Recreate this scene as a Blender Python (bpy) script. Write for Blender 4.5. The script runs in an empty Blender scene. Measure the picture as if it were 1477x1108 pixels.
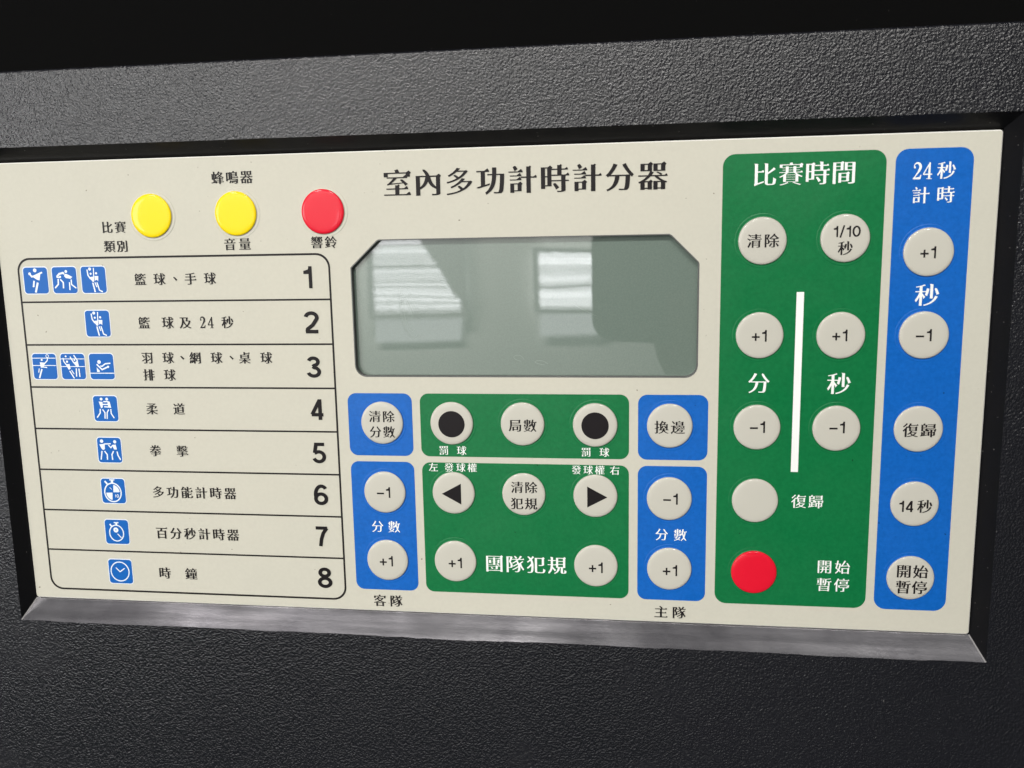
import bpy, bmesh, math, random
from mathutils import Vector, Matrix
from mathutils.geometry import delaunay_2d_cdt, interpolate_bezier
random.seed(7)
SC = bpy.context.scene; COL = SC.collection
MM = 0.001
# ---------- camera (panel frame: x right, y up the panel, z out of it; the panel stands upright, so z is world -Y) ----------
def W(x, y, z): return Vector((x*MM, -z*MM, y*MM+0.25))
CAM = (51.456, 116.417, 258.545)
RT = ((0.99063860, -0.00382767, 0.13645698), (-0.01810076, 0.98709737, 0.15909480), (-0.13530529, -0.16007542, 0.97778747))
cam = bpy.data.cameras.new('camera'); cam_o = bpy.data.objects.new('camera', cam); COL.objects.link(cam_o); SC.camera = cam_o
P2W = Matrix(((1, 0, 0), (0, 0, -1), (0, 1, 0)))
cam_o.matrix_world = Matrix.Translation(W(*CAM)) @ (P2W @ Matrix(RT)).to_4x4()
cam.sensor_width = 36; cam.lens = 1261.4/1477*36; cam.clip_start = 0.005; cam.clip_end = 60
cam.dof.use_dof = True; cam.dof.focus_distance = 0.272; cam.dof.aperture_fstop = 19
# ---------- room light ----------
SC.view_settings.view_transform = 'Standard'; SC.view_settings.look = 'None'; SC.view_settings.exposure = -0.03; SC.view_settings.gamma = 1
w = bpy.data.worlds.new('World'); SC.world = w; w.use_nodes = True
bg = w.node_tree.nodes['Background']; bg.inputs[0].default_value = (.93, .97, 1, 1); bg.inputs[1].default_value = .10
def area(name, x, y, z, sx, sy, power, col, tgt=(0, 70, 0)):
    l = bpy.data.lights.new(name, 'AREA'); l.shape = 'RECTANGLE'; l.size = sx; l.size_y = sy; l.energy = power; l.color = col
    o = bpy.data.objects.new(name, l); COL.objects.link(o); o.location = W(x, y, z)
    o.rotation_euler = (W(*tgt)-o.location).to_track_quat('-Z', 'Y').to_euler(); return o
area('ceiling_light', -160, 1900, 2500, .42, .35, 32, (1, .97, .93))
area('ceiling_light', -1500, 1900, 2500, .70, .35, 36, (1, .96, .95))
area('side_fill', -2700, 300, 2900, 1.2, 1.0, 36, (.97, .98, 1))  # added fill from the left to lift the lower panel
area('ceiling_light', 800, 1900, 2500, .40, .35, 26, (1, .97, .93))
area('wall_fill', -2600, 2600, 3600, 3.2, .5, 620, (1, .98, .95), (-2600, 0, 6100))  # added lamp, brightens the wall that the screen mirrors
# ---------- lettering: outlines of the built-in face, reshaped into a Ming-style serif ----------
_G = {}
def _outline(ch):
    cu = bpy.data.curves.new('t', 'FONT'); cu.body = ch
    o = bpy.data.objects.new('t', cu); bpy.context.scene.collection.objects.link(o)
    c = o.to_curve(bpy.context.evaluated_depsgraph_get()); out = []
    for s in c.splines:
        bp = s.bezier_points; n = len(bp); pts = []            # (x, y, True if the edge leaving it is a straight outline edge)
        for i in range(n):
            a, b = bp[i], bp[(i+1) % n]
            d = b.co - a.co; L = d.length
            if L < 1e-6: continue
            st = max(abs(d.x*(h.y-a.co.y)-d.y*(h.x-a.co.x))/L for h in (a.handle_right, b.handle_left)) < 1e-4
            if st: pts.append([a.co.x, a.co.y, True])
            else:
                q = interpolate_bezier(a.co, a.handle_right, b.handle_left, b.co, 8)
                pts += [[p.x, p.y, False] for p in q[:-1]]
        out.append(pts)
    o.to_curve_clear(); bpy.data.objects.remove(o); bpy.data.curves.remove(cu)
    def area(P): return sum(P[i-1][0]*P[i][1]-P[i][0]*P[i-1][1] for i in range(len(P)))/2
    if max((area(P) for P in out), key=abs) < 0:
        for P in out:                                          # make outer contours counter-clockwise
            f = [p[2] for p in P]; P.reverse(); f = f[::-1]; f = f[1:]+f[:1]
            for p, g in zip(P, f): p[2] = g
    return out
def _offset(P, a, b, lim=.05):
    n = len(P); R = []
    for i in range(n):
        p0, p1, p2 = P[i-1], P[i], P[(i+1) % n]
        d1 = Vector((p1[0]-p0[0], p1[1]-p0[1])); d2 = Vector((p2[0]-p1[0], p2[1]-p1[1]))
        if d1.length < 1e-7 or d2.length < 1e-7: R.append(list(p1)); continue
        d1.normalize(); d2.normalize()
        n1 = Vector((d1.y, -d1.x)); n2 = Vector((d2.y, -d2.x))
        e1 = a*n1.x**2+b*n1.y**2; e2 = a*n2.x**2+b*n2.y**2
        det = n1.x*n2.y-n1.y*n2.x
        if abs(det) < .15: v = (n1*e1+n2*e2)/2
        else: v = Vector(((e1*n2.y-e2*n1.y)/det, (n1.x*e2-n2.x*e1)/det))
        if v.length > lim: v = v*(lim/v.length)
        R.append([p1[0]+v.x, p1[1]+v.y, p1[2]])
    return R
def _serif(P, k):
    n = len(P); R = []; skip = set(); mv = {}
    def dr(i):
        v = Vector((P[(i+1) % n][0]-P[i][0], P[(i+1) % n][1]-P[i][1])); return v, v.length
    for i in range(n):                                         # stroke ends of slanted strokes
        v, L = dr(i)
        if not P[i][2] or L > .115 or L < .02: continue
        d, l1 = dr(i-1); e, l2 = dr((i+1) % n)
        if l1 < 1e-6 or l2 < 1e-6: continue
        d = d/l1; e = e/l2
        if d.dot(e) > -.6 or abs(d.dot(v/L)) > .6: continue
        if abs(d.x) < .22 or abs(d.y) < .22: continue
        m = [(P[i][0]+P[(i+1) % n][0])/2, (P[i][1]+P[(i+1) % n][1])/2]
        s = .22 if d.y < 0 and d.x < 0 else (.35 if d.x < 0 else (1.35 if d.y < 0 else 1.1))
        for j in (i, (i+1) % n): mv[j] = [m[0]+(P[j][0]-m[0])*s, m[1]+(P[j][1]-m[1])*s, P[j][2]]
    Q = [mv.get(i, P[i]) for i in range(n)]
    for i in range(n):
        p = Q[i]; pr, lp = dr(i-1); nx, ln = dr(i)
        if i in mv or lp < 1e-6 or ln < 1e-6: R.append(p[:2]); continue
        up = pr.y/lp > .97; left = nx.x/ln < -.97
        dn = nx.y/ln < -.97; pl = pr.x/lp < -.97
        if up and left and ln > .16 and lp < .1 and dr(i-2)[0].x > .97*dr(i-2)[1]:      # right end of a horizontal stroke
            h = k*min(1, ln/.35)
            R += [p[:2], [p[0]-.035*h-.008, p[1]+.062*h], [p[0]-.13*h, p[1]]]
        elif up and left and ln > .13 and lp >= .1:                                      # shoulder of a turning stroke
            h = k*min(1, ln/.3)
            R += [[p[0], p[1]-.045*h], [p[0]+.03*h, p[1]-.012*h], [p[0]-.03*h, p[1]+.045*h], [p[0]-.1*h, p[1]]]
        elif dn and pl and lp < .14 and ln > .12:                                        # head of a vertical stroke
            R += [[p[0]-.028*k, p[1]+.012*k], [p[0], p[1]-.03*k]]
        else: R.append(p[:2])
    return R
def _fill(C):
    vs = []; es = []
    for P in C:
        b = len(vs); n = len(P); vs += [Vector(p[:2]) for p in P]; es += [(b+i, b+(i+1) % n) for i in range(n)]
    V, E, F, *_ = delaunay_2d_cdt(vs, es, [], 0, 1e-6)
    out = []
    for f in F:
        x = sum(V[i].x for i in f)/3; y = sum(V[i].y for i in f)/3; w = 0
        for P in C:
            n = len(P)
            for i in range(n):
                x0, y0 = P[i][:2]; x1, y1 = P[(i+1) % n][:2]
                if (y0 <= y) != (y1 <= y):
                    t = (x1-x0)*(y-y0)-(x-x0)*(y1-y0)
                    if y1 > y0 and t > 0: w += 1
                    elif y1 < y0 and t < 0: w -= 1
        if w != 0: out.append(f)
    return [(v.x, v.y) for v in V], out
STY = {'w': (.015, -.010, .9), 'W': (.020, -.014, 1.1), 'm': (.026, -.006, 1.0), 'M': (.036, -.014, 1.3)}
def glyph(ch, sty):
    if (ch, sty) in _G: return _G[(ch, sty)]
    if sty in 'sb': C = _numeral(ch, .148 if sty == 's' else .162)
    elif ch in '24': C = _roman(ch)
    else:
        a, b, k = STY[sty]
        C = [_serif(_offset(P, a, b), k) for P in _outline(ch)]
    if sty in 'sb' and ch not in '1+−/': C = [[(p[0]*1.12, p[1]) for p in c] for c in C]
    V, F = _fill(C)
    used = [V[i] for f in F for i in f]
    bb = (min(p[0] for p in used), max(p[0] for p in used), min(p[1] for p in used), max(p[1] for p in used))
    _G[(ch, sty)] = (V, F, bb)
    return _G[(ch, sty)]
# hand-drawn grotesque and serif numerals: centre lines (cap height 1) stroked to a width
def _arc(cx, cy, rx, ry, a0, a1, n=14):
    return [(cx+rx*math.cos(math.radians(a0+(a1-a0)*i/n)), cy+ry*math.sin(math.radians(a0+(a1-a0)*i/n))) for i in range(n+1)]
def _stroke(path, w, closed=False):
    n = len(path); L = []; R = []
    for i in range(n):
        a = path[i-1] if (i or closed) else path[i]; b = path[(i+1) % n] if (i < n-1 or closed) else path[i]; p = path[i]
        d1 = Vector((p[0]-a[0], p[1]-a[1])); d2 = Vector((b[0]-p[0], b[1]-p[1]))
        if d1.length < 1e-6: d1 = d2
        if d2.length < 1e-6: d2 = d1
        d1.normalize(); d2.normalize(); t = (d1+d2).normalized(); s = min(2, 1/max(.3, t.dot(d1)))
        ww = w[i] if isinstance(w, (list, tuple)) else w
        nx, ny = -t.y*ww/2*s, t.x*ww/2*s; L.append((p[0]+nx, p[1]+ny)); R.append((p[0]-nx, p[1]-ny))
    if closed: return [R, L[::-1]]
    return [R+L[::-1]]
def _numeral(ch, w):
    h = w/2; P = []; S = lambda p, c=False: P.extend(_stroke(p, w, c))
    if ch == '1':
        S([(.42, 0), (.42, 1)]); P.append([(.42+h, 1), (.42-h*.6, 1), (.31, .85), (.10, .79), (.10, .79-w*.85), (.42, .79-w*.85)])
    elif ch == '0': S(_arc(.29, .5, .27-h*.3, .5-h, 0, 360, 32)[:-1], True)
    elif ch == '2': S(_arc(.29, .72, .25-h*.2, .28-h, 172, -25, 14)+[(.34, .38), (.12, .2), (.05+h*.6, h)]); S([(.03, h), (.56, h)])
    elif ch == '3': S(_arc(.28, .745, .22-h*.2, .255-h, 165, -80, 14)+[(.24, .52)]); S([(.24, .52)]+_arc(.28, .27, .27-h*.4, .27-h+.01, 82, -168, 18))
    elif ch == '4': S([(.43, 0), (.43, 1)]); S([(.57, .25), (.05, .25)]); S([(.05+h*.3, .26), (.43, .97)])
    elif ch == '5': S([(.53, 1-h), (.17, 1-h), (.10, .50)]); S([(.10, .51)]+_arc(.28, .32, .28-h*.6, .32-h, 128, -160, 18))
    elif ch == '6': S(_arc(.29, .31, .26-h*.4, .31-h, 0, 360, 28)[:-1], True); S(_arc(.32, .62, .22, .38-h, 35, 90, 8)+_arc(.32, .5, .29-h*.4, .5-h, 92, 200, 14))
    elif ch == '7': S([(.03, 1-h), (.55, 1-h)]); S([(.53, 1-h), (.36, .66), (.27, .36), (.22, 0)])
    elif ch == '8': S(_arc(.29, .745, .22-h*.3, .255-h, 0, 360, 24)[:-1], True); S(_arc(.29, .27, .27-h*.4, .27-h+.012, 0, 360, 28)[:-1], True)
    elif ch == '+': S([(.0, .40), (.66, .40)]); S([(.33, .07), (.33, .73)])
    elif ch == '−': S([(.0, .40), (.66, .40)])
    elif ch == '/': S([(.0, -.05), (.32, 1.05)])
    return P
def _roman(ch):
    if ch == '2':
        p = _arc(.25, .74, .19, .24, 175, -20, 16)+[(.36, .50), (.20, .25), (.05, .05)]
        w = [.05]*2+[.05+.10*min(1, i/9) for i in range(15)]+[.12, .07, .04]
        P = _stroke(p, w); P.append(_arc(.105, .72, .06, .065, 0, 360, 12)[:-1])
        P.append([(.02, 0), (.46, 0), (.51, .26), (.46, .26), (.40, .13), (.03, .10)]); return P
    P = [[(.30, 0), (.42, 0), (.42, 1), (.36, 1), (.30, .9)], [(.0, .25), (.53, .25), (.53, .32), (.0, .32)], [(.0, .25), (.06, .29), (.36, .90), (.36, 1), (.0, .34)], [(.2, 0), (.52, 0), (.52, .035), (.2, .035)]]
    return P
TEXTS=[
 ('蜂鳴器', [-74.06, -69.42, -64.79], 137.66, 4.16, 'm', 'ink'),
 ('比賽', [-111.71, -107.27], 123.55, 3.89, 'm', 'ink'),
 ('類別', [-111.49, -107.13], 117.67, 3.92, 'm', 'ink'),
 ('音量', [-71.53, -66.72], 117.61, 3.98, 'm', 'ink'),
 ('響鈴', [-43.66, -39.22], 117.68, 3.93, 'm', 'ink'),
 ('籃球、手球', [-102.08, -95.62, -90.28, -85.28, -78.84], 107.25, 4.08, 'm', 'ink'),
 ('籃球及24秒', [-102.0, -94.04, -88.13, -82.32, -79.66, -74.06], 93.56, 4.13, 'm', 'ink'),
 ('羽球、網球、桌球', [-101.98, -94.85, -90.0, -85.73, -78.57, -73.48, -69.2, -62.08], 82.35, 4.03, 'm', 'ink'),
 ('排球', [-101.9, -94.76], 76.86, 4.09, 'm', 'ink'),
 ('1', [-47.09], 107.21, 6.7, 'b', 'ink'),
 ('2', [-46.68], 93.39, 6.82, 'b', 'ink'),
 ('3', [-46.78], 79.49, 6.64, 'b', 'ink'),
 ('4', [-46.55], 66.01, 6.59, 'b', 'ink'),
 ('5', [-46.55], 52.04, 6.7, 'b', 'ink'),
 ('6', [-46.69], 38.38, 6.81, 'b', 'ink'),
 ('7', [-46.97], 24.58, 6.61, 'b', 'ink'),
 ('8', [-46.87], 10.65, 6.88, 'b', 'ink'),
 ('柔道', [-101.84, -92.57], 65.84, 4.14, 'm', 'ink'),
 ('拳擊', [-101.86, -92.6], 51.98, 4.13, 'm', 'ink'),
 ('多功能計時器', [-102.11, -97.14, -92.17, -87.2, -82.23, -77.26], 38.16, 4.24, 'm', 'ink'),
 ('百分秒計時器', [-102.1, -97.14, -92.18, -87.23, -82.27, -77.31], 24.19, 4.31, 'm', 'ink'),
 ('時鐘', [-102.22, -92.93], 10.31, 4.33, 'm', 'ink'),
 ('室內多功計時計分器', [-17.93, -8.57, 0.79, 10.15, 19.52, 28.88, 38.24, 47.6, 56.96], 134.58, 8.04, 'M', 'ink'),
 ('客隊', [-28.84, -23.46], 3.62, 4.3, 'm', 'ink'),
 ('主隊', [60.41, 65.86], 3.42, 4.28, 'm', 'ink'),
 ('罰球', [-6.29, -0.7], 53.5, 3.21, 'm', 'white'),
 ('罰球', [37.64, 43.13], 53.59, 3.14, 'm', 'white'),
 ('左發球權', [-9.76, -4.78, -1.09, 2.5], 48.1, 3.1, 'm', 'white'),
 ('發球權右', [34.69, 38.22, 41.75, 46.25], 48.05, 3.1, 'm', 'white'),
 ('分數', [-28.51, -23.12], 28.44, 4.18, 'm', 'white'),
 ('分數', [60.41, 65.94], 28.29, 4.16, 'm', 'white'),
 ('團隊犯規', [8.74, 15.3, 21.87, 28.43], 17.34, 5.94, 'M', 'white'),
 ('比賽時間', [87.89, 95.0, 102.1, 109.21], 134.04, 6.66, 'M', 'white'),
 ('24秒', [128.52, 131.2, 136.06], 133.88, 5.14, 'm', 'white'),
 ('計時', [129.69, 136.14], 127.38, 4.93, 'm', 'white'),
 ('秒', [132.87], 99.99, 6.55, 'M', 'white'),
 ('分', [87.84], 74.97, 6.4, 'M', 'white'),
 ('秒', [110.25], 74.85, 6.65, 'M', 'white'),
 ('復歸', [100.22, 105.06], 39.6, 4.51, 'm', 'white'),
 ('開始', [108.28, 113.4], 19.64, 4.6, 'm', 'white'),
 ('暫停', [108.36, 113.37], 14.03, 4.63, 'm', 'white'),
]
BUTTONS=[
 (-96.44, 126.77, 'yellow', 'cream', 'yellow round button beside the game type caption', []),
 (-68.86, 126.86, 'yellow', 'cream', 'yellow round button under the buzzer caption', []),
 (-41.17, 126.8, 'red', 'cream', 'red round button above the bell caption', []),
 (-25.52, 62.04, 'cap', 'blue', '', [('清除', [-2.12, 2.25], 2.08, 3.99, 'm'), ('分數', [-2.09, 2.21], -2.76, 4.02, 'm')]),
 (-3.5, 62.11, 'cap', 'green', '', [('disc', [0.03], -0.2, 8.24, 'd')]),
 (18.42, 62.1, 'cap', 'green', '', [('局數', [-2.15, 2.33], -0.35, 4.23, 'm')]),
 (40.38, 62.01, 'cap', 'green', '', [('disc', [0.01], -0.11, 8.21, 'd')]),
 (62.45, 62.02, 'cap', 'blue', '', [('換邊', [-2.38, 2.35], -0.35, 4.28, 'm')]),
 (-25.58, 39.79, 'cap', 'blue', '', [('−1', [-0.27], 0.05, 3.46, 's')]),
 (-25.61, 17.46, 'cap', 'blue', '', [('+1', [-0.29], -0.19, 3.46, 's')]),
 (-3.52, 40.02, 'cap', 'green', '', [('left', [-0.6], -0.2, 6.67, 't')]),
 (18.45, 40.09, 'cap', 'green', '', [('清除', [-1.98, 2.33], 2.28, 4.01, 'm'), ('犯規', [-2.07, 2.25], -2.87, 4.03, 'm')]),
 (40.39, 40.02, 'cap', 'green', '', [('right', [0.62], -0.25, 6.6, 't')]),
 (62.53, 39.64, 'cap', 'blue', '', [('−1', [0.37], 0.07, 3.46, 's')]),
 (-3.6, 17.77, 'cap', 'green', '', [('+1', [0.03], -0.35, 3.43, 's')]),
 (40.48, 17.75, 'cap', 'green', '', [('+1', [0.01], -0.41, 3.43, 's')]),
 (62.76, 17.54, 'cap', 'blue', '', [('+1', [0.22], -0.32, 3.48, 's')]),
 (87.75, 115.76, 'cap', 'green', '', [('清除', [-2.3, 2.43], -0.0, 4.24, 'm')]),
 (110.19, 116.09, 'cap', 'green', '', [('1/10', [0.36], 1.84, 3.07, 's'), ('秒', [0.07], -2.77, 4.21, 'm')]),
 (132.5, 111.89, 'cap', 'blue', '', [('+1', [-0.24], -0.11, 3.31, 's')]),
 (87.66, 88.89, 'cap', 'green', '', [('+1', [-0.15], -0.11, 3.36, 's')]),
 (110.09, 88.8, 'cap', 'green', '', [('+1', [-0.35], 0.03, 3.32, 's')]),
 (132.51, 88.78, 'cap', 'blue', '', [('−1', [-0.18], 0.03, 3.4, 's')]),
 (87.6, 61.86, 'cap', 'green', '', [('−1', [0.1], 0.18, 3.47, 's')]),
 (109.93, 61.77, 'cap', 'green', '', [('−1', [0.13], 0.38, 3.43, 's')]),
 (132.45, 61.83, 'cap', 'blue', '', [('復歸', [-2.23, 2.56], -0.28, 4.43, 'm')]),
 (87.6, 39.62, 'cap', 'green', 'plain', []),
 (132.58, 39.65, 'cap', 'blue', '', [('14', [-2.36], -0.67, 3.36, 's'), ('秒', [2.74], -0.55, 4.35, 'm')]),
 (87.83, 17.34, 'red', 'green', '', []),
 (132.58, 17.14, 'cap', 'blue', '', [('開始', [-2.04, 2.62], 2.15, 4.39, 'm'), ('暫停', [-1.98, 2.51], -2.75, 4.42, 'm')]),
]
# ---------- materials ----------
def mat(name, col, rough=.5, metal=0, coat=0, spec=.5, **k):
    m = bpy.data.materials.new(name); m.use_nodes = True; b = m.node_tree.nodes['Principled BSDF']
    b.inputs['Base Color'].default_value = (*col, 1); b.inputs['Roughness'].default_value = rough; b.inputs['Metallic'].default_value = metal
    b.inputs['Coat Weight'].default_value = coat; b.inputs['Coat Roughness'].default_value = k.get('cr', .05); b.inputs['Specular IOR Level'].default_value = spec
    return m
def N(m, t, **k):
    n = m.node_tree.nodes.new('ShaderNode'+t)
    for a, b in k.items():
        if a[0] == '_': n.inputs[a[1:].replace('_', ' ')].default_value = b
        else: setattr(n, a, b)
    return n
def LK(m, a, b): m.node_tree.links.new(a, b)
def noise(m, scale, detail=2, rough=.5, sc=None):
    tc = N(m, 'TexCoord'); n = N(m, 'TexNoise', _Scale=scale, _Detail=detail, _Roughness=rough)
    mp = N(m, 'Mapping'); mp.inputs['Location'].default_value = (.0137, .0271, .31/scale); mp.inputs['Scale'].default_value = sc or (1, 1, 1); LK(m, tc.outputs['Object'], mp.inputs[0]); LK(m, mp.outputs[0], n.inputs[0])
    return n.outputs[0]
def ramp(m, src, p0, p1, c0=(0, 0, 0), c1=(1, 1, 1)):
    r = N(m, 'ValToRGB'); r.color_ramp.elements[0].position = p0; r.color_ramp.elements[1].position = p1
    r.color_ramp.elements[0].color = (*c0, 1); r.color_ramp.elements[1].color = (*c1, 1); LK(m, src, r.inputs[0]); return r.outputs[0]
def bump(m, h, dist, strength=1, prev=None):
    b = N(m, 'Bump', _Distance=dist, _Strength=strength); LK(m, h, b.inputs['Height'])
    if prev: LK(m, prev, b.inputs['Normal'])
    return b.outputs[0]
def P(m): return m.node_tree.nodes['Principled BSDF']
def film(m, amt=.00003, rr=.30, mo=.09):            # printed polyester overlay: faint orange peel, slight mottling, a little wear in the gloss
    c = P(m).inputs['Base Color'].default_value[:3]
    mot = ramp(m, noise(m, 900, 3, .6), .3, .75, tuple(v*(1-mo) for v in c), tuple(min(1, v*(1+mo)+mo*.03) for v in c))
    LK(m, mot, P(m).inputs['Base Color'])
    lo = ramp(m, noise(m, 9, 4, .6), .3, .7, (.955, .965, .975), (1, 1, 1)); sp = ramp(m, noise(m, 700, 1, .5), .80, .83, (1, 1, 1), (.45, .42, .38))
    a = N(m, 'MixRGB', blend_type='MULTIPLY', _Fac=1.0); LK(m, mot, a.inputs[1]); LK(m, lo, a.inputs[2]); a2 = N(m, 'MixRGB', blend_type='MULTIPLY', _Fac=1.0); LK(m, a.outputs[0], a2.inputs[1]); LK(m, sp, a2.inputs[2]); LK(m, a2.outputs[0], P(m).inputs['Base Color'])
    n1 = bump(m, noise(m, 1500, 2, .6), amt); n2 = bump(m, noise(m, 45, 2, .5), amt*14, 1, n1); LK(m, n2, P(m).inputs['Normal'])
    LK(m, ramp(m, noise(m, 60, 4, .6), .3, .7, (rr,)*3, (rr+.12,)*3), P(m).inputs['Roughness'])
    return m
M = {}
M['cream'] = film(mat('cream_film', (.56, .541, .455), .4, spec=.2), .00001, .44, .02)
M['green'] = film(mat('green_print', (.001, .150, .042), .35, spec=.3))
M['blue'] = film(mat('blue_print', (.002, .112, .46), .35, spec=.3))
M['iconblue'] = mat('pictogram_blue', (.004, .112, .43), .4, spec=.2)
M['pale'] = mat('pale_print', (.74, .80, .84), .4)
M['white'] = mat('white_print', (.86, .87, .84), .4)
M['ink'] = mat('black_ink', (.008, .006, .007), .45, spec=.2)
M['line'] = mat('table_line_ink', (.010, .008, .008), .45, spec=.2)
for k, c in (('cap', (.52, .505, .44)), ('yellow', (.88, .66, .0)), ('red', (.70, .006, .026))):
    M[k] = mat(k+'_button', c, .5, coat=.38, cr=.07, spec=.15)
    LK(M[k], bump(M[k], noise(M[k], 160, 2, .5), .00003), P(M[k]).inputs['Normal'])
# moulded black plastic with a fine pebble grain
m = M['grain'] = mat('grained_black_plastic', (.0065, .0068, .0095), .24, spec=.52)
# pebble relief finer than a bump map can sample: slope taken from three close samples of one smooth height field
def pebble(m, sc, k, eps=.00006):
    tc_ = N(m, 'TexCoord'); hs = []
    for off in ((0, 0, 0), (eps, 0, 0), (0, eps, 0)):
        ad = N(m, 'VectorMath', operation='ADD'); ad.inputs[1].default_value = (off[0]+.0137, off[1]+.0271, .00031); LK(m, tc_.outputs['Object'], ad.inputs[0])
        n_ = N(m, 'TexNoise', _Scale=sc, _Detail=1.3, _Roughness=.45); LK(m, ad.outputs[0], n_.inputs[0]); hs.append(n_.outputs[0])
    out = []
    for i in (1, 2):
        su = N(m, 'Math', operation='SUBTRACT'); LK(m, hs[0], su.inputs[0]); LK(m, hs[i], su.inputs[1])
        mu = N(m, 'Math', operation='MULTIPLY'); LK(m, su.outputs[0], mu.inputs[0]); mu.inputs[1].default_value = k/eps; out.append(mu.outputs[0])
    cx = N(m, 'CombineXYZ'); LK(m, out[0], cx.inputs[0]); LK(m, out[1], cx.inputs[2]); ge = N(m, 'NewGeometry')     # the console's x and y lie along world x and z
    ad = N(m, 'VectorMath', operation='ADD'); LK(m, ge.outputs['Normal'], ad.inputs[0]); LK(m, cx.outputs[0], ad.inputs[1])
    nz = N(m, 'VectorMath', operation='NORMALIZE'); LK(m, ad.outputs[0], nz.inputs[0]); return nz.outputs[0]
b3 = pebble(m, 1750, .00027); LK(m, b3, P(m).inputs['Normal'])
LK(m, ramp(m, noise(m, 14, 5, .65), .3, .7, (.22,)*3, (.30,)*3), P(m).inputs['Roughness'])
def dusty(m, c, thr=.76):   # sparse dust specks
    LK(m, ramp(m, noise(m, 1500, 1.5, .5), thr, thr+.035, c, (.22, .21, .20)), P(m).inputs['Base Color'])
dusty(M['grain'], (.0075, .0078, .0105), .80)
M['bevel'] = mat('glossy_black_bevel', (.006, .006, .007), .3, spec=.14); dusty(M['bevel'], (.007, .007, .008))
LK(M['bevel'], bump(M['bevel'], noise(M['bevel'], 300, 3, .6), .00006), P(M['bevel']).inputs['Normal'])
m = M['worn'] = mat('worn_metal_strip', (.2, .19, .2), .3, metal=.85)
st = noise(m, 60, 4, .6, (.2, 4, 4)); bl = noise(m, 55, 4, .6)
LK(m, ramp(m, bl, .3, .72, (.22, .214, .23), (.42, .41, .43)), P(m).inputs['Base Color'])
LK(m, ramp(m, st, .3, .7, (.15,)*3, (.24,)*3), P(m).inputs['Roughness'])
b1 = bump(m, noise(m, 20, 1.5, .5, (1, .6, .6)), .0028, 1); b2 = bump(m, noise(m, 900, 3, .6), .000015, 1, b1); LK(m, bump(m, st, .00002, 1, b2), P(m).inputs['Normal'])
M['rub'] = mat('rubbed_highlight_edge', (.16, .155, .155), .5, metal=.3)
M['smoke'] = mat('dark_display_cover', (.003, .003, .003), .7, spec=.02); dusty(M['smoke'], (.003, .003, .003), .80)
m = M['lcd'] = mat('blank_liquid_crystal', (.165, .225, .185), .5, coat=1, cr=.012); P(m).inputs['Coat IOR'].default_value = 1.75
n = noise(m, 30, 1, .4, (.35, 1.6, 1)); cb = bump(m, n, .00009); cb2 = bump(m, noise(m, 500, 2, .5), .0000012, 1, cb); LK(m, cb2, P(m).inputs['Coat Normal'])
LK(m, ramp(m, noise(m, 2600, 2, .6), .35, .7, (.116, .160, .131), (.138, .186, .155)), P(m).inputs['Base Color'])
M['wall'] = mat('cutout_wall', (.10, .10, .095), .5)
M['edge'] = mat('screen_outline_print', (.10, .105, .10), .5)
M['cut'] = mat('chamfer_highlight', (.86, .85, .80), .3)  # chamfer painted whiter, standing in for light caught on the edge
M['gasket'] = mat('black_gap', (.01, .01, .01), .6)
M['phone'] = mat('dark_phone_shell', (.012, .013, .014), .35)
M['lens'] = mat('lens_glass', (.01, .01, .012), .08)
M['frame'] = mat('window_frame_paint', (.5, .5, .5), .5)
M['slat'] = mat('blind_slat', (.35, .34, .32), .5)
m = M['daylight'] = bpy.data.materials.new('daylight_pane'); m.use_nodes = True; P(m).inputs['Base Color'].default_value = (0, 0, 0, 1); P(m).inputs['Emission Color'].default_value = (.97, .98, 1, 1); P(m).inputs['Emission Strength'].default_value = 12
M['frost'] = m = M['daylight'].copy(); P(m).inputs['Emission Strength'].default_value = 2.6
M['hazy'] = m = M['daylight'].copy(); P(m).inputs['Emission Strength'].default_value = 9
# ---------- objects ----------
def link(name, me, mats, parent=None, loc=None, label=None):
    for k in mats: me.materials.append(M[k])
    o = bpy.data.objects.new(name, me); COL.objects.link(o)
    if parent: o.parent = parent
    if loc: o.location = [c*MM for c in loc]
    if label: o['label'] = label
    return o
def mesh(name, V, F, idx=None, smooth=False):
    me = bpy.data.meshes.new(name); me.from_pydata([(x*MM, y*MM, z*MM) for x, y, z in V], [], F); me.update()
    if idx: me.polygons.foreach_set('material_index', idx)
    if smooth: me.polygons.foreach_set('use_smooth', [True]*len(me.polygons))
    return me
def flat(contours, z):
    V, F = _fill(contours); return [(x, y, z) for x, y in V], F
def rrect(x0, x1, y0, y1, r, n=8):
    r = max(r, 1e-3); return [(cx+r*math.cos(a+t*math.pi/2/n), cy+r*math.sin(a+t*math.pi/2/n)) for cx, cy, a in ((x1-r, y0+r, -math.pi/2), (x1-r, y1-r, 0), (x0+r, y1-r, math.pi/2), (x0+r, y0+r, math.pi)) for t in range(n+1)]
def grow(P, d):
    return [(p[0], p[1]) for p in _offset([[x, y, True] for x, y in P], d, d, 9)]
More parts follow.
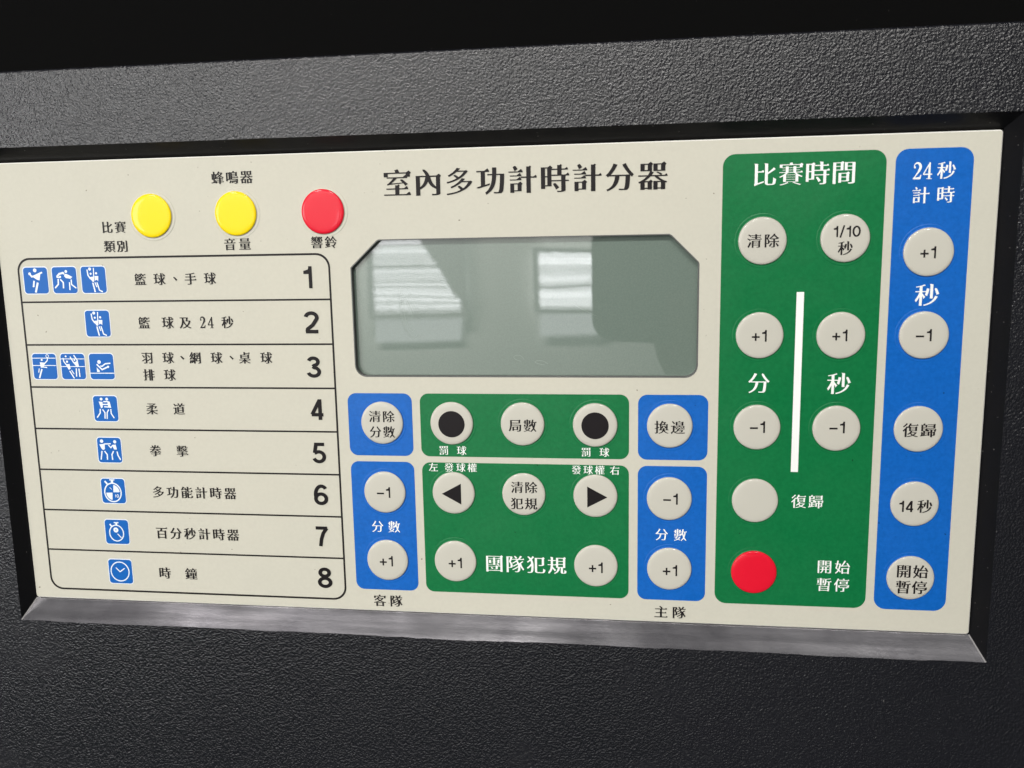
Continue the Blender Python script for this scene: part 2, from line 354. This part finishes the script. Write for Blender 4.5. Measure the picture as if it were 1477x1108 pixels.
def slab(outer, inner, z1, z0, ch, name, mats=(0, 0)):
    """plate with a chamfered top edge, an optional cut-out, and walls"""
    V, F, I = [], [], []
    top = grow(outer, -ch) if ch else outer
    a, f = flat([top]+([inner[::-1]] if inner else []), z1); V += a; F += [tuple(t) for t in f]; I += [mats[0]]*len(f)
    def ring(A, za, B, zb, mi):
        b = len(V); n = len(A); V.extend([(x, y, za) for x, y in A]); V.extend([(x, y, zb) for x, y in B])
        for i in range(n): F.append((b+i, b+n+i, b+n+(i+1) % n, b+(i+1) % n)); I.append(mi)
    if ch: ring(top, z1, outer, z1-ch, mats[2] if len(mats) > 2 else mats[0])
    ring(outer, z1-ch, outer, z0, mats[0])
    if inner: ring(inner[::-1], z1, inner[::-1], z0, mats[1])
    return mesh(name, V, F, I)

console = bpy.data.objects.new('scoreboard_console', None); COL.objects.link(console)
console.location = (0, 0, .25); console.rotation_euler = (math.pi/2, 0, 0)
console['label'] = 'black grained plastic scoreboard timer console with cream control panel and blank display'; console['category'] = 'scoreboard console'

# case: grained front sheet with the panel recess, sides and back
ZF = 4.0; HX0, HX1, HY0, HY1 = -153.3, 153.7, -6.5, 148.3; CX0, CX1, CY0, CY1 = -265, 250, -250, 171.0
V = [(CX0, CY0, ZF), (CX1, CY0, ZF), (CX1, CY1-1, ZF), (CX0, CY1-1, ZF), (HX0, HY0, ZF), (HX1, HY0, ZF), (HX1, HY1, ZF), (HX0, HY1, ZF)]
F = [(0, 1, 5, 4), (1, 2, 6, 5), (2, 3, 7, 6), (3, 0, 4, 7)]; prev = (3, 2)
for k in range(1, 6):                                     # rolled top edge
    a = k*math.pi/10; b = len(V); V += [(CX0, CY1-1+math.sin(a), ZF-1+math.cos(a)), (CX1, CY1-1+math.sin(a), ZF-1+math.cos(a))]; F.append((prev[0], prev[1], b+1, b)); prev = (b, b+1)
b = len(V); V += [(CX0, CY1, -16), (CX1, CY1, -16)]; F.append((prev[0], prev[1], b+1, b))
link('front_case', mesh('front_case', V, F), ['grain'], console)
bx = lambda x0, x1, y0, y1, z0, z1: ([(x, y, z) for z in (z0, z1) for y in (y0, y1) for x in (x0, x1)], [(0, 2, 3, 1), (4, 5, 7, 6), (0, 1, 5, 4), (2, 6, 7, 3), (0, 4, 6, 2), (1, 3, 7, 5)])
V, F = bx(CX0, CX1, CY0, 420, -70, -16.2); link('rear_case', mesh('rear_case', V, F), ['grain'], console)
for n_, c_ in (('side_wall', (CX0-3, CX0, CY0, 420, -16, ZF-.2)), ('side_wall', (CX1, CX1+3, CY0, 420, -16, ZF-.2)), ('top_rail', (CX0, CX1, 405, 420, -16, ZF-.2))):
    V, F = bx(*c_); link(n_, mesh(n_, V, F), ['grain'], console)
V, F = bx(CX0+.2, CX1-.2, CY1+.2, 404.8, -16, -11); link('display_cover', mesh('display_cover', V, F), ['smoke'], console, label='dark smooth recessed display cover above the grained case band')
# bevels down to the panel
e = .35; zi = -.9; px0, px1, py0, py1 = -150-e, 150+e, -e, 144.2+e
def quad(name, pts, mt, label=None):
    link(name, mesh(name, pts, [(0, 1, 2, 3)]), [mt], console, label=label)
quad('bevel_strip', [(HX0, HY1, ZF), (px0, py1, zi), (px1, py1, zi), (HX1, HY1, ZF)], 'bevel')
quad('bevel_strip', [(HX0, HY0, ZF), (px0, py0, zi), (px0, py1, zi), (HX0, HY1, ZF)], 'bevel')
quad('bevel_strip', [(px1, py0, zi), (HX1, HY0, ZF), (HX1, HY1, ZF), (px1, py1, zi)], 'bevel')
quad('panel_gap', [(px0, py0, zi-2.0), (px1, py0, zi-2.0), (px1, py1, zi-2.0), (px0, py1, zi-2.0)], 'gasket')
V, F = [], []; n = 420; jj = 0
for i in range(n+1):
    t = i/n; jj = jj*.85+random.uniform(-.06, .065); j = max(0, min(.55, .12+jj+.25*math.sin(t*9)*math.sin(t*23)))
    s = (ZF+.02-zi)/(py0-HY0)
    V += [(px0+(px1-px0)*t, py0, zi), (HX0+(HX1-HX0)*t, HY0-j*.75, ZF+.02+j*.75*s), (HX0+(HX1-HX0)*t, HY0-j*.75-.1, ZF-.05)]
    if i: F += [(3*i-3, 3*i-2, 3*i+1, 3*i), (3*i-2, 3*i-1, 3*i+2, 3*i+1)]
link('worn_strip', mesh('worn_strip', V, F), ['worn'], console, label='worn shiny silver strip along the lower edge of the panel')

for sx, a, b in ((1, (px0, py0, zi), (HX0, HY0, ZF)), (-1, (px1, py0, zi), (HX1, HY0, ZF))):      # rubbed mitres, edge highlight put into their lighter colour
    quad('worn_highlight_edge', [(a[0]-sx*.15, a[1]+.1, a[2]+.12), (a[0]+sx*.25, a[1]-.1, a[2]+.12), (b[0]+sx*.35, b[1]-.05, b[2]+.1), (b[0]-sx*.1, b[1]+.1, b[2]+.1)][::sx], 'rub')
# panel plate with the display cut-out
win = [(-33.2, 109.8), (-33.2, 80.3)]+[(-33.2+3.4-3.4*math.cos(a*math.pi/12), 76.7+3.4-3.4*math.sin(a*math.pi/12)) for a in range(1, 7)]
win += [(70.1-3.4+3.4*math.sin(a*math.pi/12), 76.7+3.4-3.4*math.cos(a*math.pi/12)) for a in range(0, 7)]+[(70.1, 109.5), (69.9, 110.0), (62.3, 117.6), (61.7, 117.9), (-24.3, 117.9), (-24.9, 117.6)]
plate = rrect(-150, 150, 0, 144.15, .9, 5)
panel = link('control_panel', slab(plate, win, 0, -2.05, .28, 'control_panel', (0, 1, 2)), ['cream', 'wall', 'cut'], console)
scr = link('screen', mesh('screen', [(-38, 72, 0), (75, 72, 0), (75, 122, 0), (-38, 122, 0)], [(0, 1, 2, 3)]), ['lcd'], console, (0, 0, -2.1), 'blank grey-green liquid crystal screen reflecting windows')
scr.parent = console
zb, zt = .05, .14
V, F = flat([grow(win, .32), win[::-1]], .03); link('screen_border', mesh('screen_border', V, F), ['edge'], panel)
M['mark'] = mat('smear_mark', (.24, .29, .25), .35); C_ = []
for cx, cy, a, b, t0, ww in ((-16.6, 95.5, 1.15, 5.4, 14, .09), (-16.6, 95.2, 2.0, 7.0, 14, .07), (-16.3, 96, 2.8, 8.2, 14, .05), (24.2, 80.6, 1.9, .55, -12, .10), (17.4, 82, 1.6, .8, -20, .08)):
    t0 = math.radians(t0); C_ += _stroke([(cx+a*math.cos(q)*(1-.3*math.sin(q))*math.cos(t0)-b*math.sin(q)*math.sin(t0), cy+a*math.cos(q)*(1-.3*math.sin(q))*math.sin(t0)+b*math.sin(q)*math.cos(t0)) for q in [i*math.pi/20 for i in range(34)]], ww)
C_ += _stroke([(33.5, 98.5), (36.5, 96.6), (40.8, 94.6)], [.03, .09, .03])
for c in C_:
    V, F = flat([c], .03); link('smear', mesh('smear', V, F), ['mark'], scr)
def block(name, x0, x1, y0, y1, mt, r=2.7):
    V, F = flat([rrect(x0, x1, y0, y1, r)], zb); return link(name, mesh(name, V, F), [mt], panel)
for a in ((-36.4, -15.9, 51.5, 71.3, 'blue'), (-13.4, 50.5, 51.5, 71.3, 'green'), (53.15, 73.6, 51.5, 71.3, 'blue'), (-36.4, -15.9, 7.3, 49.6, 'blue'), (-13.4, 50.5, 7.3, 49.6, 'green'), (53.15, 73.6, 7.3, 49.6, 'blue'),
          (76.45, 120.4, 7.0, 139.9, 'green', 3.4), (122.75, 142.95, 7.0, 139.9, 'blue', 3.4)): block('colour_block', *a)
V, F = flat([rrect(97.65, 99.7, 48.5, 101.2, .05, 1)], zt); link('divider_bar', mesh('divider_bar', V, F), ['white'], panel)
# ruled table
T0, T1, TB, TT, lw = -143.7, -40.15, 3.5, 114.2, .31
V, F = flat([rrect(T0-lw, T1+lw, TB-lw, TT+lw, 4.4), rrect(T0+lw, T1-lw, TB+lw, TT-lw, 3.9)[::-1]], zb); link('table_border', mesh('table_border', V, F), ['line'], panel)
rl = mesh('ruled_line', [(T0+lw, -.27, 0), (T1-lw, -.27, 0), (T1-lw, .27, 0), (T0+lw, .27, 0)], [(0, 1, 2, 3)]); rl.materials.append(M['line'])
for y in (100.4, 86.6, 72.75, 58.9, 45.05, 31.2, 17.35):
    o = bpy.data.objects.new('ruled_line', rl); COL.objects.link(o); o.parent = panel; o.location = (0, y*MM, zb*MM)
# ---------- captions ----------
def run(s, xs, y, h, sty, z):
    V, F = [], []
    def put(g, ox, oy, k):
        b = len(V); V.extend((ox+x*k, oy+yy*k, z) for x, yy in g[0]); F.extend(tuple(b+i for i in f) for f in g[1])
    if sty in 'sb':
        gs = [glyph(c, sty) for c in s]; k = h/1.0
        ws = [g[2][1]-g[2][0] for g in gs]; gap = .19 if s[0] in '+−' else .13; tot = sum(ws)+gap*(len(gs)-1); x = xs[0]-tot*k/2
        for g, w_ in zip(gs, ws): put(g, x-g[2][0]*k, y-.5*k, k); x += (w_+gap)*k
        return V, F
    for c, x in zip(s, xs):
        g = glyph(c, sty); bb = g[2]
        if c in '24': k = h*.86; put(g, x-(bb[0]+bb[1])/2*k, y-.5*k, k)
        elif c == '、': k = h/.93; put(g, x-(bb[0]+bb[1])/2*k, y-(bb[2]+bb[3])/2*k, k)
        else: k = h/.94*{'m': .925, 'w': .92, 'W': .96, 'M': 1}[sty]; put(g, x-.5*k, y-.38*k, k)
    return V, F
for s, xs, y, h, sty, ink in TEXTS:
    if ink == 'white': sty = {'m': 'w', 'M': 'W'}[sty]
    V, F = run(s, xs, y, h, sty, zt); o = link('caption', mesh('caption', V, F), [ink], panel)
    o['label'] = ('printed text ' if len(s) > 1 or sty != 'b' else 'printed numeral ')+s
# ---------- pictograms ----------
def fig(discs=(), polys=(), lines=(), rings=()):
    lines = [(l[0]*.80, *l[1:]) for l in lines]
    C = [[(x+r*.92*math.cos(i*math.pi/8), y+r*.92*math.sin(i*math.pi/8)) for i in range(16)] for x, y, r in discs]
    for p in polys:
        a = sum(p[i-1][0]*p[i][1]-p[i][0]*p[i-1][1] for i in range(len(p))); C.append(list(p) if a > 0 else list(p)[::-1])
    for w_, *pts in lines: C += _stroke(pts, w_)
    for x, y, rx, ry, w_ in rings: C += _stroke([(x+rx*math.cos(i*math.pi/14), y+ry*math.sin(i*math.pi/14)) for i in range(28)], w_, True)
    R = []
    for c in C:
        R.append(c)
    return R
SW = [((.48, .03), (.48, .16)), ]
PIC = {
 'throwing player': fig([(.50, .11, .08), (.27, .24, .06)], [[(.36, .34), (.72, .24), (.66, .50), (.55, .47)]], [(.08, (.27, .24), (.345, .35), (.45, .33), (.80, .19)), (.085, (.43, .51), (.38, .75)), (.10, (.575, .58), (.45, .96))]),
 'two bent players': fig([(.59, .17, .06), (.33, .37, .045)], [[(.53, .26), (.62, .27), (.84, .38), (.75, .45), (.56, .42), (.50, .34)]], [(.09, (.19, .37), (.30, .26), (.46, .22), (.50, .27)), (.06, (.18, .38), (.34, .40)), (.07, (.24, .45), (.23, .65), (.08, .80)), (.07, (.33, .47), (.44, .59), (.43, .81)), (.06, (.70, .58), (.69, .88)), (.06, (.78, .48), (.78, .67), (.96, .81))]),
 'two players reaching for a ball': fig([(.38, .09, .065), (.405, .27, .045), (.63, .255, .048)], [[(.33, .40), (.49, .38), (.52, .57), (.46, .58)], [(.55, .36), (.71, .36), (.69, .56), (.64, .50), (.56, .53)]], [(.06, (.27, .11), (.29, .33), (.39, .48)), (.05, (.54, .05), (.51, .55)), (.07, (.46, .61), (.53, .97)), (.05, (.55, .60), (.61, .78)), (.06, (.63, .60), (.71, .90), (.84, .96))]),
 'racket player at a net': fig([(.40, .24, .045)], [[(.31, .33), (.54, .35), (.44, .54), (.33, .55)]], [(.035, (0, .17), (1, .17)), (.035, (0, .46), (1, .46)), (.05, (.66, .17), (.63, .27), (.49, .40)), (.05, (.44, .52), (.60, .54)), (.05, (.26, .58), (.22, .74)), (.075, (.37, .60), (.23, .96))], [(.65, .09, .055, .06, .025)]),
 'two players jumping at a net': fig([(.23, .10, .04), (.265, .31, .05), (.585, .25, .035)], [[(.19, .42), (.36, .40), (.39, .58), (.31, .63)], [(.52, .34), (.62, .32), (.72, .24), (.75, .50), (.66, .53)]], [(.035, (0, .20), (1, .20)), (.035, (0, .50), (1, .50)), (.055, (.11, .16), (.13, .30), (.25, .47)), (.055, (.41, .11), (.55, .36)), (.06, (.57, .05), (.71, .27)), (.06, (.34, .67), (.51, .97)), (.045, (.42, .64), (.52, .80)), (.06, (.63, .57), (.61, .90)), (.06, (.74, .58), (.75, .91))]),
 'table tennis player': fig([(.41, .32, .08), (.77, .51, .05)], [[(.29, .53), (.42, .68), (.37, .72), (.29, .71)]], [(.04, (0, .76), (1, .76)), (.07, (.30, .41), (.51, .62), (.77, .51)), (.06, (.45, .48), (.52, .49), (.66, .39), (.88, .37))]),
 'two grappling players': fig([(.35, .12, .062), (.585, .12, .062)], [[(.235, .22), (.40, .23), (.39, .44), (.32, .49)], [(.60, .21), (.70, .22), (.74, .47), (.62, .45)]], [(.06, (.43, .22), (.66, .22)), (.055, (.36, .33), (.62, .33)), (.055, (.45, .42), (.70, .44)), (.06, (.27, .51), (.26, .67), (.11, .86)), (.06, (.37, .53), (.46, .66), (.44, .90)), (.06, (.63, .53), (.55, .66), (.53, .91)), (.06, (.72, .52), (.72, .69), (.83, .87))]),
 'two boxing players': fig([(.20, .14, .078), (.755, .16, .072)], [[(.09, .27), (.32, .25), (.31, .46), (.24, .50), (.18, .46)], [(.63, .29), (.79, .27), (.82, .47), (.70, .47)]], [(.06, (.28, .255), (.58, .24)), (.055, (.66, .30), (.57, .40), (.47, .29)), (.065, (.18, .54), (.11, .89)), (.065, (.29, .54), (.39, .68), (.38, .89)), (.065, (.67, .54), (.59, .67), (.60, .89)), (.065, (.82, .55), (.84, .70), (.94, .89))]),
 'stopwatch with quartered face': fig([], [[(.50, .55)]+[(.50+.27*math.cos(a), .55+.30*math.sin(a)) for a in [math.radians(-85+i*12) for i in range(8)]], [(.46, .57)]+[(.46+.27*math.cos(a), .57+.30*math.sin(a)) for a in [math.radians(95+i*12) for i in range(8)]]], [(.12, (.48, .04), (.48, .17)), (.06, (.37, .045), (.59, .045)), (.09, (.17, .10), (.27, .22)), (.03, (.58, .64), (.58, .76)), (.03, (.36, .36), (.44, .44))], [(.48, .56, .35, .38, .05), (.67, .70, .035, .06, .025)]),
 'stopwatch': fig([], [], [(.10, (.50, .11), (.50, .22)), (.06, (.40, .115), (.60, .115)), (.08, (.22, .18), (.30, .28)), (.05, (.52, .58), (.67, .74))], [(.48, .55, .30, .33, .045), (.46, .42, .065, .065, .08)]),
 'clock face': fig([], [], [(.05, (.31, .34), (.48, .51), (.69, .36))], [(.48, .50, .39, .40, .045)])}
GRID = [(-137.87, 107.33, 'throwing player'), (-127.88, 107.33, 'two bent players'), (-117.9, 107.33, 'two players reaching for a ball'), (-117.9, 93.4, 'two players reaching for a ball'),
        (-137.87, 79.55, 'racket player at a net'), (-127.88, 79.55, 'two players jumping at a net'), (-117.9, 79.55, 'table tennis player'), (-117.9, 65.75, 'two grappling players'), (-117.9, 51.95, 'two boxing players'),
        (-117.9, 38.15, 'stopwatch with quartered face'), (-117.95, 24.1, 'stopwatch'), (-118.0, 10.3, 'clock face')]
for x, y, k in GRID:
    s = 8.3; V, F, I = [], [], []
    for cs, z, mi in (([rrect(-s/2-.28, s/2+.28, -s/2-.28, s/2+.28, 1.2, 5)], zb, 1), ([rrect(-s/2, s/2, -s/2, s/2, 1.0, 5)], zt, 0), ([[((u-.5)*s, (.5-v_)*s) for u, v_ in c][::-1] for c in PIC[k]], zt+.04, 1)):
        a, f = flat(cs, z); b = len(V); V += a; F += [tuple(b+i for i in q) for q in f]; I += [mi]*len(f)
    link('pictogram', mesh('pictogram', V, F, I), ['iconblue', 'pale'], panel, (x, y, 0), 'blue pictogram of '+k)
# ---------- buttons ----------
def dome(col, skirt):
    prof = [(7.70, .052, 1), (7.60, .105, 1), (7.45, .12, 1), (7.25, .115, 1), (6.95, .09, 1), (6.72, .085, 1), (6.68, .45, 0), (6.62, .66, 0), (6.48, .82, 0), (6.25, .94, 0), (5.95, 1.02, 0), (5.6, 1.07, 0), (5.0, 1.105, 0), (3.8, 1.13, 0), (2, 1.145, 0)]
    n = 56; V = [(r*math.cos(i*2*math.pi/n), r*math.sin(i*2*math.pi/n), z) for r, z, _ in prof for i in range(n)]+[(0, 0, 1.15)]
    F, I = [], []
    for k in range(len(prof)-1):
        for i in range(n): F.append((k*n+i, k*n+(i+1) % n, (k+1)*n+(i+1) % n, (k+1)*n+i)); I.append(prof[k][2])
    k = len(prof)-1
    for i in range(n): F.append((k*n+i, k*n+(i+1) % n, len(V)-1)); I.append(0)
    me = mesh('button', V, F, I, True); me.materials.append(M[col]); me.materials.append(M[skirt]); return me
DM = {}
NAMES = {'disc': 'black disc', 'left': 'black left-pointing arrow', 'right': 'black right-pointing arrow'}
for x, y, col, skirt, note, legs in BUTTONS:
    if (col, skirt) not in DM: DM[(col, skirt)] = dome(col, skirt)
    o = bpy.data.objects.new('button', DM[(col, skirt)]); COL.objects.link(o); o.parent = console; o.location = (x*MM, y*MM, 0); o.rotation_euler = (math.radians(random.uniform(-.25, .25)), math.radians(random.uniform(-.25, .25)), 0); o.scale = (1, 1, random.uniform(.74, .82))
    nm = {'cap': 'cream', 'yellow': 'yellow', 'red': 'red'}[col]
    words = ' '.join(NAMES.get(l[0], l[0]) for l in legs)
    o['label'] = nm+' button marked '+words if words else nm+' button without marking'
    for s, xs, yy, h, sty in legs:
        z = 1.19
        if s == 'disc': V, F = flat([[(xs[0]+h/2*math.cos(i*math.pi/24), yy+h/2*math.sin(i*math.pi/24)) for i in range(48)]], z)
        elif s in ('left', 'right'):
            d = -1 if s == 'left' else 1; V, F = flat([[(xs[0]-d*3.05, yy-h/2), (xs[0]+d*3.05, yy), (xs[0]-d*3.05, yy+h/2)][::d]], z)
        else: V, F = run(s, xs, yy, h, sty, z)
        link('legend', mesh('legend', V, F), ['ink'], o)
# ---------- what the screen mirrors: the photographer's phone and two windows with blinds across the room ----------
ph = bpy.data.objects.new('smartphone', None); COL.objects.link(ph)
ph['label'] = 'dark smartphone held up to photograph the console, mirrored in the screen'; ph['category'] = 'phone'
ph.matrix_world = cam_o.matrix_world
body = slab(rrect(-25, 124, -63, 9.5, 13), rrect(-6, 6, -6, 6, 6), 0, 8, 0, 'phone_body'); me = body
o = link('phone_body', me, ['phone'], ph, (0, 0, 2)); 
V, F = flat([rrect(-25, 124, -63, 9.5, 13)], 10.2); link('phone_screen', mesh('phone_screen', V, F), ['lens'], ph)
SR = random.Random(5)
def window(x0, x1, y0, y1, label, pane='daylight', corner_mask=False):
    r = bpy.data.objects.new('window', None); COL.objects.link(r); r.location = W((x0+x1)/2, y0, 6000); r.rotation_euler = (math.pi/2, 0, 0); r['label'] = label; r['category'] = 'window'; r['group'] = 'windows across the room'
    w2 = (x1-x0)/2; h = y1-y0
    link('pane', mesh('pane', [(-w2, 0, 0), (w2, 0, 0), (w2, h, 0), (-w2, h, 0)], [(3, 2, 1, 0)]), [pane], r)
    if corner_mask: link('corner_mask', mesh('corner_mask', [(w2+45, 60, -60), (w2+45, h+60, -60), (w2-400, h+60, -60), (w2-150, 330, -60), (w2-40, 120, -60)], [(0, 1, 2, 3, 4)]), ['frame'], r)  # added sheet covering a pane corner to slant its mirrored light
    for bxs in ((-w2-40, -w2, -40, h+40), (w2, w2+40, -40, h+40), (-w2, w2, -40, 0), (-w2, w2, h, h+40), (-w2, w2, h*.44, h*.44+26)):
        V, F = bx(*bxs, -40, 5); link('frame', mesh('frame', V, F), ['frame'], r)
    link('lower_pane', mesh('lower_pane', [(-w2, -210, 0), (w2, -210, 0), (w2, -42, 0), (-w2, -42, 0)], [(3, 2, 1, 0)]), ['frost'], r)
    y = 8
    while y < h-10:
        t = SR.uniform(8, 17); V, F = bx(-w2, w2, y, y+t, -30, -20); link('blind_slat', mesh('blind_slat', V, F), ['slat'], r); y += t+SR.uniform(13, 27)
window(-1830, -1190, -365, 330, 'window with horizontal blinds mirrored in the left of the screen', 'hazy', True)
window(-612, -150, -358, 48, 'window with horizontal blinds mirrored in the middle of the screen')
m = M['roomwall'] = mat('painted_room_wall', (.72, .72, .69), .7)
V, F = bx(-9000, 1250, -1700, 3000, 6060, 6160); wl = bpy.data.objects.new('wall', mesh('wall', V, F)); wl.data.materials.append(m); COL.objects.link(wl); wl['kind'] = 'structure'
wl.matrix_world = Matrix.Translation((0, 0, .25)) @ P2W.to_4x4()
# the photographer's hand round the lower edge of the phone
M['skin'] = mat('skin', (.42, .22, .14), .5); M['sleeve'] = mat('dark_sleeve', (.02, .022, .03), .8)
hand = bpy.data.objects.new('person', None); COL.objects.link(hand); hand.matrix_world = cam_o.matrix_world
hand['label'] = 'hand and dark sleeve of the person holding the phone by its lower edge'; hand['category'] = 'person'
def skin(name, chains, mt, z=0):
    V, E, R = [], [], []
    for root, pts in chains:
        prev = root
        for x, y, z_, r_ in pts:
            V.append((x*MM, y*MM, z_*MM)); R.append(r_*MM)
            if prev is not None: E.append((prev, len(V)-1))
            prev = len(V)-1
    me = bpy.data.meshes.new(name); me.from_pydata(V, E, []); o = bpy.data.objects.new(name, me); COL.objects.link(o); o.parent = hand; me.materials.append(M[mt])
    md = o.modifiers.new('skin', 'SKIN')
    for i, v_ in enumerate(me.skin_vertices[0].data): v_.radius = (R[i], R[i]*.85); v_.use_root = i == 0
    sb = o.modifiers.new('sub', 'SUBSURF'); sb.levels = sb.render_levels = 2; md.use_smooth_shade = True
ch = [(None, [(84, -165, 34, 27), (76, -128, 26, 25), (68, -100, 18, 30), (62, -80, 12, 30)])]
for i, (fx, L) in enumerate(((34, 1.0), (52, 1.08), (70, 1.0), (87, .82))):
    ch.append((3, [(fx+2, -72, 2, 10), (fx-1, -66, -8, 9), (fx-5, -66+24*L, -10, 8.5), (fx-8, -66+42*L, -8, 7)]))
ch.append((2, [(38, -96, 26, 12), (22, -78, 24, 10.5), (14, -52, 21, 9)]))
skin('hand', ch, 'skin')
skin('sleeve', [(None, [(120, -330, 90, 48), (104, -240, 60, 42), (90, -178, 40, 36)])], 'sleeve')
